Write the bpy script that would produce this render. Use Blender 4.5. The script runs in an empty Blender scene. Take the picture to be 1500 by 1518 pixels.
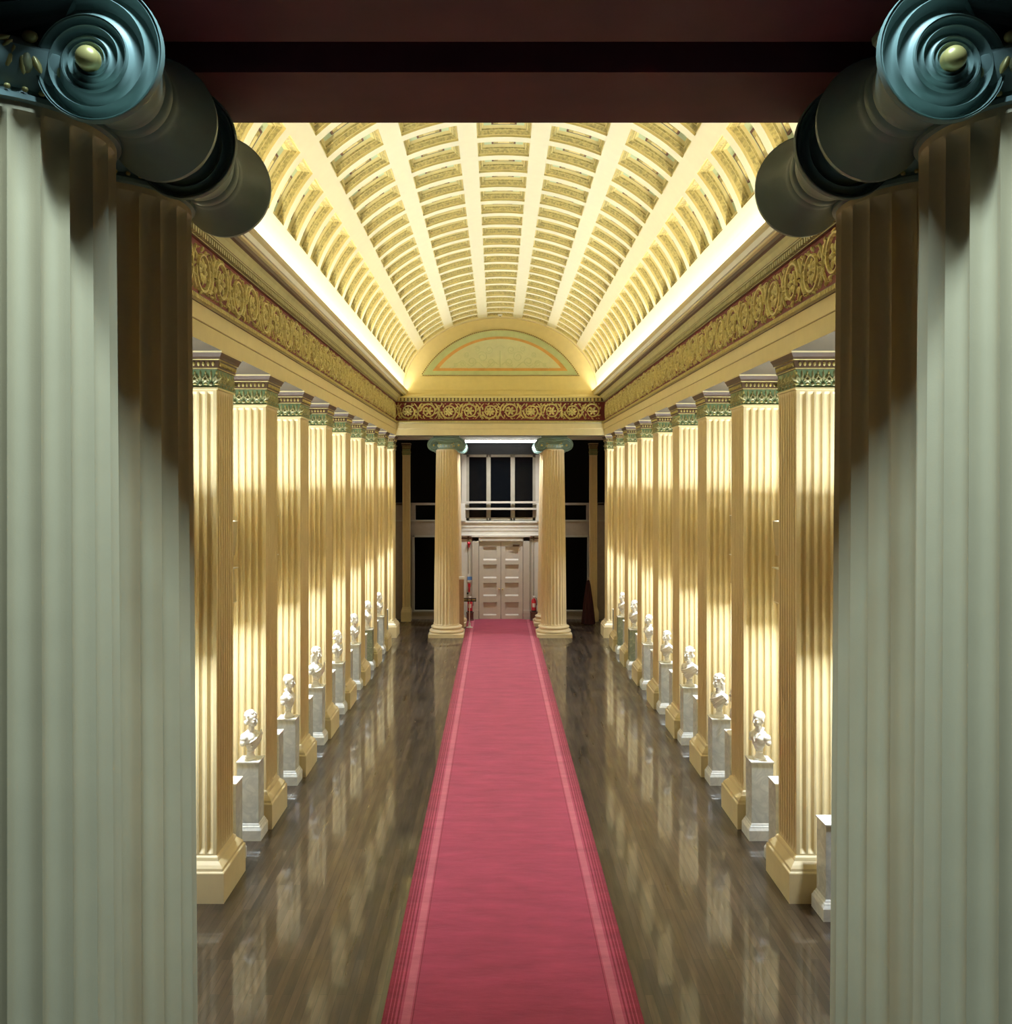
import bpy, math, random
from mathutils import Vector, Matrix
random.seed(7)
PI = math.pi
C = bpy.context.scene.collection

# ------------------------------------------------------------------ materials
def nmat(name):
    m = bpy.data.materials.new(name); m.use_nodes = True
    nt = m.node_tree; b = nt.nodes['Principled BSDF']
    return m, nt, b
def paint(name, col, rough=.5, metal=0., var=.06, scale=6., bump=0., bscale=60., spec=.5, col2=None, c2s=14., c2w=(.45,.6)):
    m, nt, b = nmat(name); N = nt.nodes; L = nt.links
    tc = N.new('ShaderNodeTexCoord')
    nz = N.new('ShaderNodeTexNoise'); nz.inputs['Scale'].default_value = scale; nz.inputs['Detail'].default_value = 5
    L.new(tc.outputs['Object'], nz.inputs['Vector'])
    r = N.new('ShaderNodeValToRGB')
    r.color_ramp.elements[0].position = .3; r.color_ramp.elements[1].position = .7
    r.color_ramp.elements[0].color = tuple(c*(1-var) for c in col)+(1,)
    r.color_ramp.elements[1].color = tuple(min(1, c*(1+var)) for c in col)+(1,)
    L.new(nz.outputs['Fac'], r.inputs['Fac']); out = r.outputs['Color']
    if col2:
        n2 = N.new('ShaderNodeTexNoise'); n2.inputs['Scale'].default_value = c2s; n2.inputs['Detail'].default_value = 3
        L.new(tc.outputs['Object'], n2.inputs['Vector'])
        r2 = N.new('ShaderNodeValToRGB'); r2.color_ramp.elements[0].position = c2w[0]; r2.color_ramp.elements[1].position = c2w[1]
        L.new(n2.outputs['Fac'], r2.inputs['Fac'])
        mx = N.new('ShaderNodeMixRGB'); L.new(r2.outputs['Color'], mx.inputs['Fac']); L.new(out, mx.inputs[1])
        mx.inputs[2].default_value = tuple(col2)+(1,); out = mx.outputs['Color']
    L.new(out, b.inputs['Base Color'])
    b.inputs['Roughness'].default_value = rough; b.inputs['Metallic'].default_value = metal
    b.inputs['Specular IOR Level'].default_value = spec
    if bump:
        nb = N.new('ShaderNodeTexNoise'); nb.inputs['Scale'].default_value = bscale; nb.inputs['Detail'].default_value = 4
        L.new(tc.outputs['Object'], nb.inputs['Vector'])
        bp = N.new('ShaderNodeBump'); bp.inputs['Strength'].default_value = bump; bp.inputs['Distance'].default_value = .01
        L.new(nb.outputs['Fac'], bp.inputs['Height']); L.new(bp.outputs['Normal'], b.inputs['Normal'])
    return m

M = {}
M['cream'] = paint('cream_paint', (.73,.605,.35), .42, var=.03)
M['column'] = paint('column_paint', (.66,.53,.32), .45, var=.03, bump=.05, bscale=200)
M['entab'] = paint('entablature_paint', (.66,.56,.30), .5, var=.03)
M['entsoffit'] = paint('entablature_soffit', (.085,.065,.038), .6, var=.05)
M['rib'] = paint('vault_rib_paint', (.74,.70,.50), .6, var=.02)
M['gold'] = paint('coffer_gold', (.50,.41,.14), .5, var=.15, scale=30, col2=(.30,.25,.085), c2s=26, c2w=(.42,.62), bump=.25, bscale=40)
M['goldlight'] = paint('coffer_edge', (.66,.56,.24), .5, var=.06)
M['palegreen'] = paint('pale_green_panel', (.50,.60,.36), .55, var=.05)
M['slotdark'] = paint('rosette_border', (.12,.05,.03), .5)
M['wall'] = paint('bay_wall_paint', (.68,.58,.36), .6, var=.03)
M['gilt'] = paint('gilded_scroll', (.52,.44,.16), .42, .15, var=.2, scale=20, bump=.3, bscale=80)
M['giltdull'] = paint('capital_gilding', (.34,.32,.15), .5, .1, var=.2, scale=20)
M['lunscroll'] = paint('lunette_scroll', (.54,.57,.33), .6, var=.03)
M['red'] = paint('frieze_red', (.16,.018,.018), .6, var=.1)
M['brown'] = paint('moulding_brown', (.085,.045,.02), .5, var=.1)
M['olive'] = paint('moulding_olive', (.40,.36,.17), .5, var=.08)
M['green'] = paint('capital_green', (.14,.21,.10), .5, var=.2, scale=20)
M['ionic'] = paint('ionic_capital_green', (.24,.33,.29), .42, var=.06, scale=8)
M['eye'] = paint('volute_eye_gilt', (.60,.47,.16), .35, .2, var=.05)
M['soffit'] = paint('maroon_soffit', (.15,.030,.042), .7, var=.15, scale=3)
M['white'] = paint('white_paint', (.72,.70,.62), .5, var=.03)
M['door'] = paint('door_paint', (.56,.52,.44), .45, var=.03)
M['greywood'] = paint('grey_painted_wood', (.34,.31,.24), .5, var=.06)
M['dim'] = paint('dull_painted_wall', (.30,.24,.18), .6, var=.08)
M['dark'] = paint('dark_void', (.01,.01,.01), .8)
M['band'] = paint('lunette_orange', (.62,.33,.09), .55, var=.12, scale=4)
M['lungreen'] = paint('lunette_green', (.50,.56,.29), .6, var=.05)
M['lunpanel'] = paint('lunette_panel', (.60,.60,.36), .6, var=.04)
M['lunwall'] = paint('lunette_wall', (.68,.57,.27), .6, var=.03)
M['fixture'] = paint('fixture_metal', (.50,.42,.24), .45, .1, var=.05)
M['fixtop'] = paint('fixture_rim', (.80,.78,.70), .4)
M['extred'] = paint('extinguisher_red', (.55,.02,.04), .3)
M['black'] = paint('black_rubber', (.015,.015,.015), .5)
M['chrome'] = paint('chrome', (.8,.8,.8), .2, 1.)
M['blue'] = paint('sign_blue', (.12,.28,.65), .5)
M['board'] = paint('brown_board', (.33,.19,.09), .6, var=.12)
M['clothred'] = paint('dark_red_cloth', (.035,.004,.006), .85, var=.2)
M['ply'] = paint('dark_brown_stand', (.12,.04,.03), .5)
M['grey'] = paint('slab_grey', (.07,.07,.065), .7)

def glass():
    m, nt, b = nmat('dark_window_glass')
    b.inputs['Base Color'].default_value = (.01,.012,.015,1); b.inputs['Roughness'].default_value = .08
    b.inputs['Transmission Weight'].default_value = .6; b.inputs['IOR'].default_value = 1.45
    return m
M['glass'] = glass()

def marble(name, base, vein, vs=5., rough=.25, vw=.03):
    m, nt, b = nmat(name); N = nt.nodes; L = nt.links
    tc = N.new('ShaderNodeTexCoord')
    n1 = N.new('ShaderNodeTexNoise'); n1.inputs['Scale'].default_value = vs; n1.inputs['Detail'].default_value = 8; n1.inputs['Distortion'].default_value = 1.5
    L.new(tc.outputs['Object'], n1.inputs['Vector'])
    r = N.new('ShaderNodeValToRGB'); e = r.color_ramp.elements
    e[0].position = .5-vw*3; e[0].color = base+(1,)
    e[1].position = .5+vw*3; e[1].color = base+(1,)
    x = e.new(.5); x.color = vein+(1,)
    L.new(n1.outputs['Fac'], r.inputs['Fac'])
    L.new(r.outputs['Color'], b.inputs['Base Color']); b.inputs['Roughness'].default_value = rough
    return m
M['marble'] = marble('pale_grey_marble', (.72,.74,.73), (.56,.59,.60), 4, vw=.05)
M['marblewhite'] = marble('white_marble', (.82,.83,.81), (.74,.75,.74), 4)
M['marblegreen'] = marble('grey_green_marble', (.36,.38,.25), (.22,.25,.17), 6, vw=.05)
M['statuary'] = paint('statuary_marble', (.82,.81,.77), .5, var=.04, scale=12, bump=.1, bscale=60)

def wood_floor():
    m, nt, b = nmat('dark_polished_boards'); N = nt.nodes; L = nt.links
    tc = N.new('ShaderNodeTexCoord')
    mp = N.new('ShaderNodeMapping'); mp.inputs['Rotation'].default_value = (0,0,PI/2)
    L.new(tc.outputs['Object'], mp.inputs['Vector'])
    br = N.new('ShaderNodeTexBrick'); br.offset = .37
    br.inputs['Scale'].default_value = 1; br.inputs['Brick Width'].default_value = 1.7; br.inputs['Row Height'].default_value = .085
    br.inputs['Mortar Size'].default_value = .004; br.inputs['Mortar Smooth'].default_value = .2; br.inputs['Bias'].default_value = 0
    br.inputs['Color1'].default_value = (.080,.054,.036,1); br.inputs['Color2'].default_value = (.030,.021,.016,1); br.inputs['Mortar'].default_value = (.02,.014,.01,1)
    L.new(mp.outputs['Vector'], br.inputs['Vector'])
    m2 = N.new('ShaderNodeMapping'); m2.inputs['Scale'].default_value = (9,.7,1); L.new(tc.outputs['Object'], m2.inputs['Vector'])
    gr = N.new('ShaderNodeTexNoise'); gr.inputs['Scale'].default_value = 3; gr.inputs['Detail'].default_value = 8; L.new(m2.outputs['Vector'], gr.inputs['Vector'])
    mx = N.new('ShaderNodeMixRGB'); mx.blend_type = 'MULTIPLY'; mx.inputs['Fac'].default_value = .7
    rr = N.new('ShaderNodeValToRGB'); rr.color_ramp.elements[0].position = .3; rr.color_ramp.elements[0].color = (.35,.32,.3,1); rr.color_ramp.elements[1].position = .7; rr.color_ramp.elements[1].color = (1.25,1.2,1.1,1)
    L.new(gr.outputs['Fac'], rr.inputs['Fac']); L.new(br.outputs['Color'], mx.inputs[1]); L.new(rr.outputs['Color'], mx.inputs[2])
    L.new(mx.outputs['Color'], b.inputs['Base Color'])
    rg = N.new('ShaderNodeTexNoise'); rg.inputs['Scale'].default_value = 1.3; rg.inputs['Detail'].default_value = 6; L.new(m2.outputs['Vector'], rg.inputs['Vector'])
    mr = N.new('ShaderNodeMapRange'); mr.inputs['From Min'].default_value = .3; mr.inputs['From Max'].default_value = .7; mr.inputs['To Min'].default_value = .26; mr.inputs['To Max'].default_value = .50
    L.new(rg.outputs['Fac'], mr.inputs['Value']); L.new(mr.outputs['Result'], b.inputs['Roughness'])
    b.inputs['Specular IOR Level'].default_value = .4
    b.inputs['Coat Weight'].default_value = .75; b.inputs['Coat Roughness'].default_value = .055
    # gentle board-to-board waviness stretches the reflections
    m3 = N.new('ShaderNodeMapping'); m3.inputs['Scale'].default_value = (7,.5,1); L.new(tc.outputs['Object'], m3.inputs['Vector'])
    nb = N.new('ShaderNodeTexNoise'); nb.inputs['Scale'].default_value = 2; nb.inputs['Detail'].default_value = 3; L.new(m3.outputs['Vector'], nb.inputs['Vector'])
    bp = N.new('ShaderNodeBump'); bp.inputs['Strength'].default_value = .12; bp.inputs['Distance'].default_value = .005
    L.new(nb.outputs['Fac'], bp.inputs['Height'])
    bp2 = N.new('ShaderNodeBump'); bp2.inputs['Strength'].default_value = .25; bp2.inputs['Distance'].default_value = .002; bp2.invert = True
    L.new(br.outputs['Fac'], bp2.inputs['Height']); L.new(bp.outputs['Normal'], bp2.inputs['Normal'])
    L.new(bp2.outputs['Normal'], b.inputs['Normal']); L.new(bp.outputs['Normal'], b.inputs['Coat Normal'])
    return m
M['floor'] = wood_floor()

CW = 2.34
def carpet_mat():
    m, nt, b = nmat('red_carpet'); N = nt.nodes; L = nt.links
    tc = N.new('ShaderNodeTexCoord'); sp = N.new('ShaderNodeSeparateXYZ'); L.new(tc.outputs['Object'], sp.inputs[0])
    ab = N.new('ShaderNodeMath'); ab.operation = 'ABSOLUTE'; L.new(sp.outputs['X'], ab.inputs[0])
    sb = N.new('ShaderNodeMath'); sb.operation = 'SUBTRACT'; sb.inputs[0].default_value = CW/2; L.new(ab.outputs[0], sb.inputs[1])
    dv = N.new('ShaderNodeMath'); dv.operation = 'DIVIDE'; dv.inputs[1].default_value = .4; L.new(sb.outputs[0], dv.inputs[0])
    r = N.new('ShaderNodeValToRGB'); r.color_ramp.interpolation = 'CONSTANT'
    D = (.20,.014,.030); Mi = (.37,.055,.10); Lt = (.47,.12,.165); Ce = (.35,.045,.092)
    stops = [(0,D),(.045,Mi),(.05,D),(.115,Mi),(.14,D),(.20,Mi),(.225,D),(.275,Mi),(.33,D),(.37,Mi),(.43,Lt),(.63,Mi),(.67,D),(.69,Ce)]
    e = r.color_ramp.elements; e[0].position = 0; e[0].color = D+(1,); e[1].position = 1; e[1].color = Ce+(1,)
    for p, c in stops[1:]:
        x = e.new(p); x.color = c+(1,)
    L.new(dv.outputs[0], r.inputs['Fac'])
    n = N.new('ShaderNodeTexNoise'); n.inputs['Scale'].default_value = 260; n.inputs['Detail'].default_value = 2; L.new(tc.outputs['Object'], n.inputs['Vector'])
    mp = N.new('ShaderNodeMapping'); mp.inputs['Scale'].default_value = (.7,2.2,1); L.new(tc.outputs['Object'], mp.inputs['Vector'])
    n2 = N.new('ShaderNodeTexNoise'); n2.inputs['Scale'].default_value = 2.2; n2.inputs['Detail'].default_value = 7; n2.inputs['Roughness'].default_value = .65; L.new(mp.outputs['Vector'], n2.inputs['Vector'])
    r2 = N.new('ShaderNodeValToRGB'); r2.color_ramp.elements[0].position = .32; r2.color_ramp.elements[0].color = (.72,.72,.72,1); r2.color_ramp.elements[1].position = .68; r2.color_ramp.elements[1].color = (1.2,1.2,1.2,1)
    L.new(n2.outputs['Fac'], r2.inputs['Fac'])
    mx = N.new('ShaderNodeMixRGB'); mx.blend_type = 'MULTIPLY'; mx.inputs['Fac'].default_value = .7
    L.new(r.outputs['Color'], mx.inputs[1]); L.new(r2.outputs['Color'], mx.inputs[2])
    L.new(mx.outputs['Color'], b.inputs['Base Color'])
    b.inputs['Roughness'].default_value = .95; b.inputs['Specular IOR Level'].default_value = .1
    b.inputs['Sheen Weight'].default_value = .22; b.inputs['Sheen Roughness'].default_value = .5; b.inputs['Sheen Tint'].default_value = (1,.7,.8,1)
    bp = N.new('ShaderNodeBump'); bp.inputs['Strength'].default_value = .5; bp.inputs['Distance'].default_value = .004
    L.new(n.outputs['Fac'], bp.inputs['Height'])
    bq = N.new('ShaderNodeBump'); bq.inputs['Strength'].default_value = .35; bq.inputs['Distance'].default_value = .03
    L.new(n2.outputs['Fac'], bq.inputs['Height']); L.new(bp.outputs['Normal'], bq.inputs['Normal']); L.new(bq.outputs['Normal'], b.inputs['Normal'])
    return m
M['carpet'] = carpet_mat()

def emit(name, col, s):
    m, nt, b = nmat(name)
    b.inputs['Emission Color'].default_value = tuple(col)+(1,); b.inputs['Emission Strength'].default_value = s
    b.inputs['Base Color'].default_value = (.8,.8,.8,1)
    return m
M['tube'] = emit('lamp_tube', (.95,.98,1.), 12)

# ------------------------------------------------------------------ mesh builder
class MB:
    def __init__(s): s.v = []; s.f = []; s.m = []; s.mats = []
    def mi(s, mat):
        if mat not in s.mats: s.mats.append(mat)
        return s.mats.index(mat)
    def add(s, vs, fs, mat):
        o = len(s.v); k = s.mi(mat)
        s.v += [tuple(p) for p in vs]
        for f in fs: s.f.append(tuple(i+o for i in f)); s.m.append(k)
    def box(s, x0, x1, y0, y1, z0, z1, mat):
        vs = [(x,y,z) for z in (z0,z1) for y in (y0,y1) for x in (x0,x1)]
        s.add(vs, [(0,2,3,1),(4,5,7,6),(0,1,5,4),(2,6,7,3),(0,4,6,2),(1,3,7,5)], mat)
    def loft(s, x0, x1, y0, y1, prof, mat, cap=True):
        """rectangular rings; prof = [(z, overhang)] or [(z, overhang, mat)] with the material of the band ABOVE it"""
        rings = [[(x0-o,y0-o,z),(x1+o,y0-o,z),(x1+o,y1+o,z),(x0-o,y1+o,z)] for z, o, *_ in prof]
        for i in range(len(prof)-1):
            mt = prof[i][2] if len(prof[i]) > 2 else mat
            a, b = rings[i], rings[i+1]
            s.add(a+b, [(j,(j+1)%4,(j+1)%4+4,j+4) for j in range(4)], mt)
        if cap: s.add(rings[0], [(3,2,1,0)], mat); s.add(rings[-1], [(0,1,2,3)], mat)
    def lathe(s, cx, cy, prof, mat, n=48, axis='z', cap=True, mats=None):
        vs = []
        for (r, h) in prof:
            for i in range(n):
                a = 2*PI*i/n
                if axis == 'z': vs.append((cx+r*math.cos(a), cy+r*math.sin(a), h))
                else: vs.append((cx+r*math.cos(a), h, cy+r*math.sin(a)))
        for k in range(len(prof)-1):
            fs = []
            for i in range(n):
                j = (i+1)%n; q = (k*n+i, k*n+j, (k+1)*n+j, (k+1)*n+i)
                fs.append(q if axis == 'z' else q[::-1])
            if k == 0: base = len(s.v); s.add(vs, fs, mats[0] if mats else mat)
            else:
                kk = s.mi(mats[k] if mats else mat)
                for f in fs: s.f.append(tuple(i+base for i in f)); s.m.append(kk)
        if cap:
            kk = s.mi(mat); s.f.append(tuple(base+i for i in range(n))[::-1]); s.m.append(kk)
            s.f.append(tuple(base+(len(prof)-1)*n+i for i in range(n))); s.m.append(kk)
    def ell(s, c, r, mat, rot=None, nu=8, nv=5):
        vs = []; R = rot or Matrix.Identity(3); c = Vector(c)
        for j in range(1, nv):
            t = PI*j/nv
            for i in range(nu):
                a = 2*PI*i/nu
                vs.append(c + R @ Vector((r[0]*math.sin(t)*math.cos(a), r[1]*math.sin(t)*math.sin(a), r[2]*math.cos(t))))
        top = len(vs); vs.append(c + R @ Vector((0,0,r[2]))); vs.append(c + R @ Vector((0,0,-r[2])))
        fs = []
        for j in range(nv-2):
            for i in range(nu):
                k = (i+1)%nu; fs.append((j*nu+i, (j+1)*nu+i, (j+1)*nu+k, j*nu+k))
        for i in range(nu):
            k = (i+1)%nu; fs.append((top, i, k)); fs.append((top+1, (nv-2)*nu+k, (nv-2)*nu+i))
        s.add(vs, fs, mat)
    def tube(s, pts, rad, mat, n=6, cap=True):
        P = [Vector(p) for p in pts]; vs = []
        for i, p in enumerate(P):
            t = (P[min(i+1,len(P)-1)]-P[max(i-1,0)]).normalized()
            ref = Vector((0,0,1)) if abs(t.z) < .9 else Vector((1,0,0))
            if hasattr(s, 'ref'): ref = s.ref
            a = t.cross(ref).normalized(); b = a.cross(t)
            r = rad(i/(len(P)-1)) if callable(rad) else rad
            for k in range(n):
                q = 2*PI*k/n; vs.append(p + a*(r*math.cos(q)) + b*(r*math.sin(q)))
        fs = []
        for i in range(len(P)-1):
            for k in range(n):
                j = (k+1)%n; fs.append((i*n+k, i*n+j, (i+1)*n+j, (i+1)*n+k))
        if cap: fs.append(tuple(range(n))[::-1]); fs.append(tuple((len(P)-1)*n+k for k in range(n)))
        s.add(vs, fs, mat)
    def prism(s, poly, h0, h1, mat, plane='xz'):
        n = len(poly)
        f = (lambda p, h: (p[0], h, p[1])) if plane == 'xz' else (lambda p, h: (p[0], p[1], h)) if plane == 'xy' else (lambda p, h: (h, p[0], p[1]))
        vs = [f(p, h0) for p in poly]+[f(p, h1) for p in poly]
        s.add(vs, [tuple(range(n)), tuple(range(n, 2*n))[::-1]]+[(i, i+n, (i+1)%n+n, (i+1)%n) for i in range(n)], mat)
    def build(s, name, parent=None, smooth=None, loc=None, fixn=False):
        me = bpy.data.meshes.new(name); me.from_pydata(s.v, [], s.f)
        for m in s.mats: me.materials.append(M[m])
        me.polygons.foreach_set('material_index', s.m)
        me.update()
        if fixn:
            import bmesh
            bm = bmesh.new(); bm.from_mesh(me); bmesh.ops.recalc_face_normals(bm, faces=bm.faces); bm.to_mesh(me); bm.free()
        if smooth is not None:
            me.shade_smooth(); me.set_sharp_from_angle(angle=math.radians(smooth))
        o = bpy.data.objects.new(name, me); C.objects.link(o)
        if parent: o.parent = parent
        if loc: o.location = loc
        return o

def thing(name, label, cat, loc=(0,0,0), rz=0, group=None):
    o = bpy.data.objects.new(name, None); C.objects.link(o)
    o.empty_display_size = .1; o.location = loc; o.rotation_euler = (0,0,rz)
    tag(o, label, cat, group); return o
def tag(o, label, cat, group=None):
    o['label'] = label; o['category'] = cat
    if group: o['group'] = group
    return o
def struct(o): o['kind'] = 'structure'; return o
def dup(root, loc, rz, label, group=None):
    r = root.copy(); C.objects.link(r); r.location = loc; r.rotation_euler = (0,0,rz); r['label'] = label
    if group: r['group'] = group
    def rec(src, dst):
        for ch in list(src.children):
            c = ch.copy(); C.objects.link(c); c.parent = dst; rec(ch, c)
    rec(root, r); return r
ORD = ['nearest','second','third','fourth','fifth','sixth','seventh','eighth','farthest']

# ------------------------------------------------------------------ dimensions (hall centre x=0, camera looks along +y)
EYE = 4.8; CX = -.115
AIS = 3.355                    # pilaster shaft plane
ENT = 3.27                     # architrave plane
ZA = 6.335                     # architrave soffit
P = [10.34+2.234*k for k in range(9)]      # near face of each pilaster plinth
WALLX = 4.10
YE = 28.30                     # far architrave face
YL = 29.45                     # lunette wall
YD = 32.16                     # door wall
NX = -.045                     # near columns' axis of symmetry

# ------------------------------------------------------------------ floor, carpet
mb = MB(); mb.box(-WALLX, WALLX, 3.3, 34.2, -.2, 0, 'floor'); struct(mb.build('floor'))
mb = MB()
nx, ny = 8, 60; y0c, y1c = 5.2, YD-.02
vs = []
for j in range(ny+1):
    for i in range(nx+1):
        vs.append((-CW/2+CW*i/nx, y0c+(y1c-y0c)*j/ny, .014))
fs = [(j*(nx+1)+i, j*(nx+1)+i+1, (j+1)*(nx+1)+i+1, (j+1)*(nx+1)+i) for j in range(ny) for i in range(nx)]
mb.add(vs, fs, 'carpet'); mb.box(-CW/2, CW/2, y0c, y1c, 0.0, .0139, 'carpet')
o = mb.build('carpet_runner', loc=(.03,0,.001))
tag(o, 'long crimson carpet runner with paler striped borders leading to the door', 'carpet')

# ------------------------------------------------------------------ side walls
for s, nm in ((-1,'wall_left'), (1,'wall_right')):
    mb = MB(); xa, xb = sorted((s*WALLX, s*(WALLX+.2)))
    mb.box(xa, xb, 3.9, 34.2, 0, 7.85, 'wall')
    struct(mb.build(nm))
    mb = MB()
    prof = [(WALLX,0),(WALLX-.035,0),(WALLX-.035,.22),(WALLX-.02,.25),(WALLX,.27)]
    mb.prism([(s*a,b) for a, b in prof], 3.95, 30.5, 'white', 'xz')
    struct(mb.build('baseboard_'+nm[5:], fixn=True))

# ------------------------------------------------------------------ entablature
def sweep_side(prof, y0, y1, s, name, fixn=True):
    """prof = [(inset towards hall, z, mat)] open band profile plus closing back at x=WALLX"""
    mb = MB()
    for i in range(len(prof)-1):
        a, b = prof[i], prof[i+1]
        x0, x1 = s*(ENT-a[0]), s*(ENT-b[0])
        q = [(x0,y0,a[1]),(x0,y1,a[1]),(x1,y1,b[1]),(x1,y0,b[1])]
        mb.add(q, [(0,1,2,3) if s < 0 else (3,2,1,0)], a[2])
    return mb
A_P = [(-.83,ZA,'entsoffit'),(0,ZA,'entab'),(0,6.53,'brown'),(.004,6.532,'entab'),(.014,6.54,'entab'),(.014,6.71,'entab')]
T_P = [(.014,6.71,'brown'),(.028,6.715,'olive'),(.050,6.735,'gilt'),(.056,6.765,'olive'),(.035,6.79,'brown'),(.03,6.80,'red'),(.0,6.81,'red')]
F_P = [(0,6.81,'red'),(-.01,6.815,'red'),(-.01,7.375,'red'),(.01,7.38,'red')]
K_P = [(.01,7.38,'brown'),(.025,7.385,'olive'),(.025,7.40,'brown'),(.028,7.40,'brown'),(.028,7.46,'olive'),(.075,7.47,'olive'),(.075,7.485,'brown'),(.08,7.49,'olive'),
       (.10,7.56,'olive'),(.125,7.60,'brown'),(.155,7.62,'brown'),(.165,7.66,'entab'),(.20,7.67,'entab'),(.205,7.74,'brown'),(.212,7.743,'entab'),(.225,7.775,'entab'),(.26,7.80,'entab'),
       (.28,7.835,'entab'),(.265,7.845,'white'),(.235,7.845,'white'),(.225,7.70,'white'),(.11,7.70,'white'),(.10,7.83,'white')]
NY = 3.87
def dentils_side(mb, s, y0, y1, z0, z1, xin, xout, pitch, w, mat):
    n = int((y1-y0)/pitch)
    for i in range(n):
        y = y0+i*pitch; xa, xb = sorted((s*(ENT-xin), s*(ENT-xout)))
        mb.box(xa, xb, y, y+w, z0, z1, mat)

def rosette(mb, c, R, ax, typ):
    """ax: function mapping (u,v,w) to world"""
    n = 6 if typ else 8
    for k in range(n):
        a = 2*PI*k/n
        u, v = c[0]+R*.58*math.cos(a), c[1]+R*.58*math.sin(a)
        petal(mb, u, v, .018, R*.45, R*.26, a, ax)
    petal(mb, c[0], c[1], .03, R*.28, R*.28, 0, ax, h=.02)
def petal(mb, u, v, w, a, b, ang, ax, h=.016, nu=6, mat='gilt'):
    vs = []; ca, sa = math.cos(ang), math.sin(ang)
    for (k, hh) in ((1,0.),(.75,h*.8)):
        for i in range(nu):
            t = 2*PI*i/nu; p, q = a*k*math.cos(t), b*k*math.sin(t)
            vs.append(ax(u+p*ca-q*sa, v+p*sa+q*ca, w+hh-.012))
    vs.append(ax(u, v, w+h))
    fs = [(i,(i+1)%nu,(i+1)%nu+nu,i+nu) for i in range(nu)]+[(i+nu,(i+1)%nu+nu,2*nu) for i in range(nu)]
    mb.add(vs, fs, mat)
def ribbon(mb, pts, wid, ax, h=.02, mat='gilt', w0=0.):
    """raised roof-shaped ribbon following pts in u,v"""
    vs = []; n = len(pts)
    for i, p in enumerate(pts):
        a, b = pts[max(i-1,0)], pts[min(i+1,n-1)]
        tx, ty = b[0]-a[0], b[1]-a[1]; l = math.hypot(tx,ty) or 1; nx_, ny_ = -ty/l, tx/l
        r = wid(i/(n-1)) if callable(wid) else wid
        vs += [ax(p[0]+nx_*r, p[1]+ny_*r, w0), ax(p[0]+nx_*r*.4, p[1]+ny_*r*.4, w0+h), ax(p[0]-nx_*r*.4, p[1]-ny_*r*.4, w0+h), ax(p[0]-nx_*r, p[1]-ny_*r, w0)]
    fs = []
    for i in range(n-1):
        for k in range(3): fs.append((i*4+k, i*4+k+1, (i+1)*4+k+1, (i+1)*4+k))
    mb.add(vs, fs, mat)
def scroll_unit(mb, u0, pitch, H, ax, k):
    f = 1 if k % 2 else -1
    cu, cv = u0+pitch/2, H/2+.01*f
    R = min(.225, H*.43)
    # outer scroll ring, open spiral
    pts = []
    for i in range(26):
        t = i/25; a = PI*(1.0 - 2.35*t) ; r = R*(1-.42*t**1.5)
        pts.append((cu+r*math.cos(a)*1.02, cv+f*r*math.sin(a)))
    ribbon(mb, pts, lambda t: .031*(1-.4*t), ax, .030)
    rosette(mb, (cu+.005, cv), R*.66, ax, k%2)
    # S stems between scrolls
    for g, wd in ((1,.028),(-1,.018)):
        pts = []
        for i in range(9):
            t = i/8; u = u0+pitch*(-.16+.32*t); v = H/2+g*f*(-H*.40+H*.80*t)*.98
            pts.append((u+.03*math.sin(2*PI*t), v))
        ribbon(mb, pts, wd, ax, .024)
    # acanthus leaves round the ring
    for i in range(13):
        a = 2*PI*i/13+.2*k
        if i % 2 == 0: petal(mb, cu+R*1.12*math.cos(a), cv+R*1.06*math.sin(a), .012, .055, .026, a+.9*f, ax, .02)
        else: petal(mb, cu+R*.82*math.cos(a), cv+R*.82*math.sin(a), .014, .032, .014, a-.8*f, ax, .016)
    for i in range(10):
        u = u0+random.uniform(-.10,.10); v = H*(.05+.90*(i+.5)/10)
        petal(mb, u, v, .012, .046, .022, random.uniform(0,PI), ax, .018)
    for v in (H*.09, H*.91):
        for q in (-.3,-.18,.18,.3): petal(mb, cu+q*pitch*1.05, v, .01, .03, .014, random.uniform(-.6,.6), ax, .014)

tn = 1
for s in (-1,1):
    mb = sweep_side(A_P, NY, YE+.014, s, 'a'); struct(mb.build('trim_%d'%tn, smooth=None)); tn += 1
    mb = sweep_side(T_P, NY, YE+.05, s, 't')
    dentils_side(mb, s, NY, YE-.03, 6.73, 6.772, .05, .064, .045, .028, 'gilt')
    struct(mb.build('trim_%d'%tn)); tn += 1
    mb = sweep_side(F_P, NY, YE+.01, s, 'f')
    H = .555
    def ax(u, v, w, s=s): return (s*(ENT+.008-w), u, 6.815+v)
    pitch = .652; n = int((YE-.02-NY)/pitch); st = YE-.02-n*pitch
    for k in range(n): scroll_unit(mb, st+k*pitch, pitch, H, ax, k)
    struct(mb.build('trim_%d'%tn, fixn=True)); tn += 1
    mb = sweep_side(K_P, NY, YL, s, 'k')
    dentils_side(mb, s, NY, YE-.07, 7.402, 7.458, .026, .068, .075, .045, 'olive')
    struct(mb.build('trim_%d'%tn)); tn += 1

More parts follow.
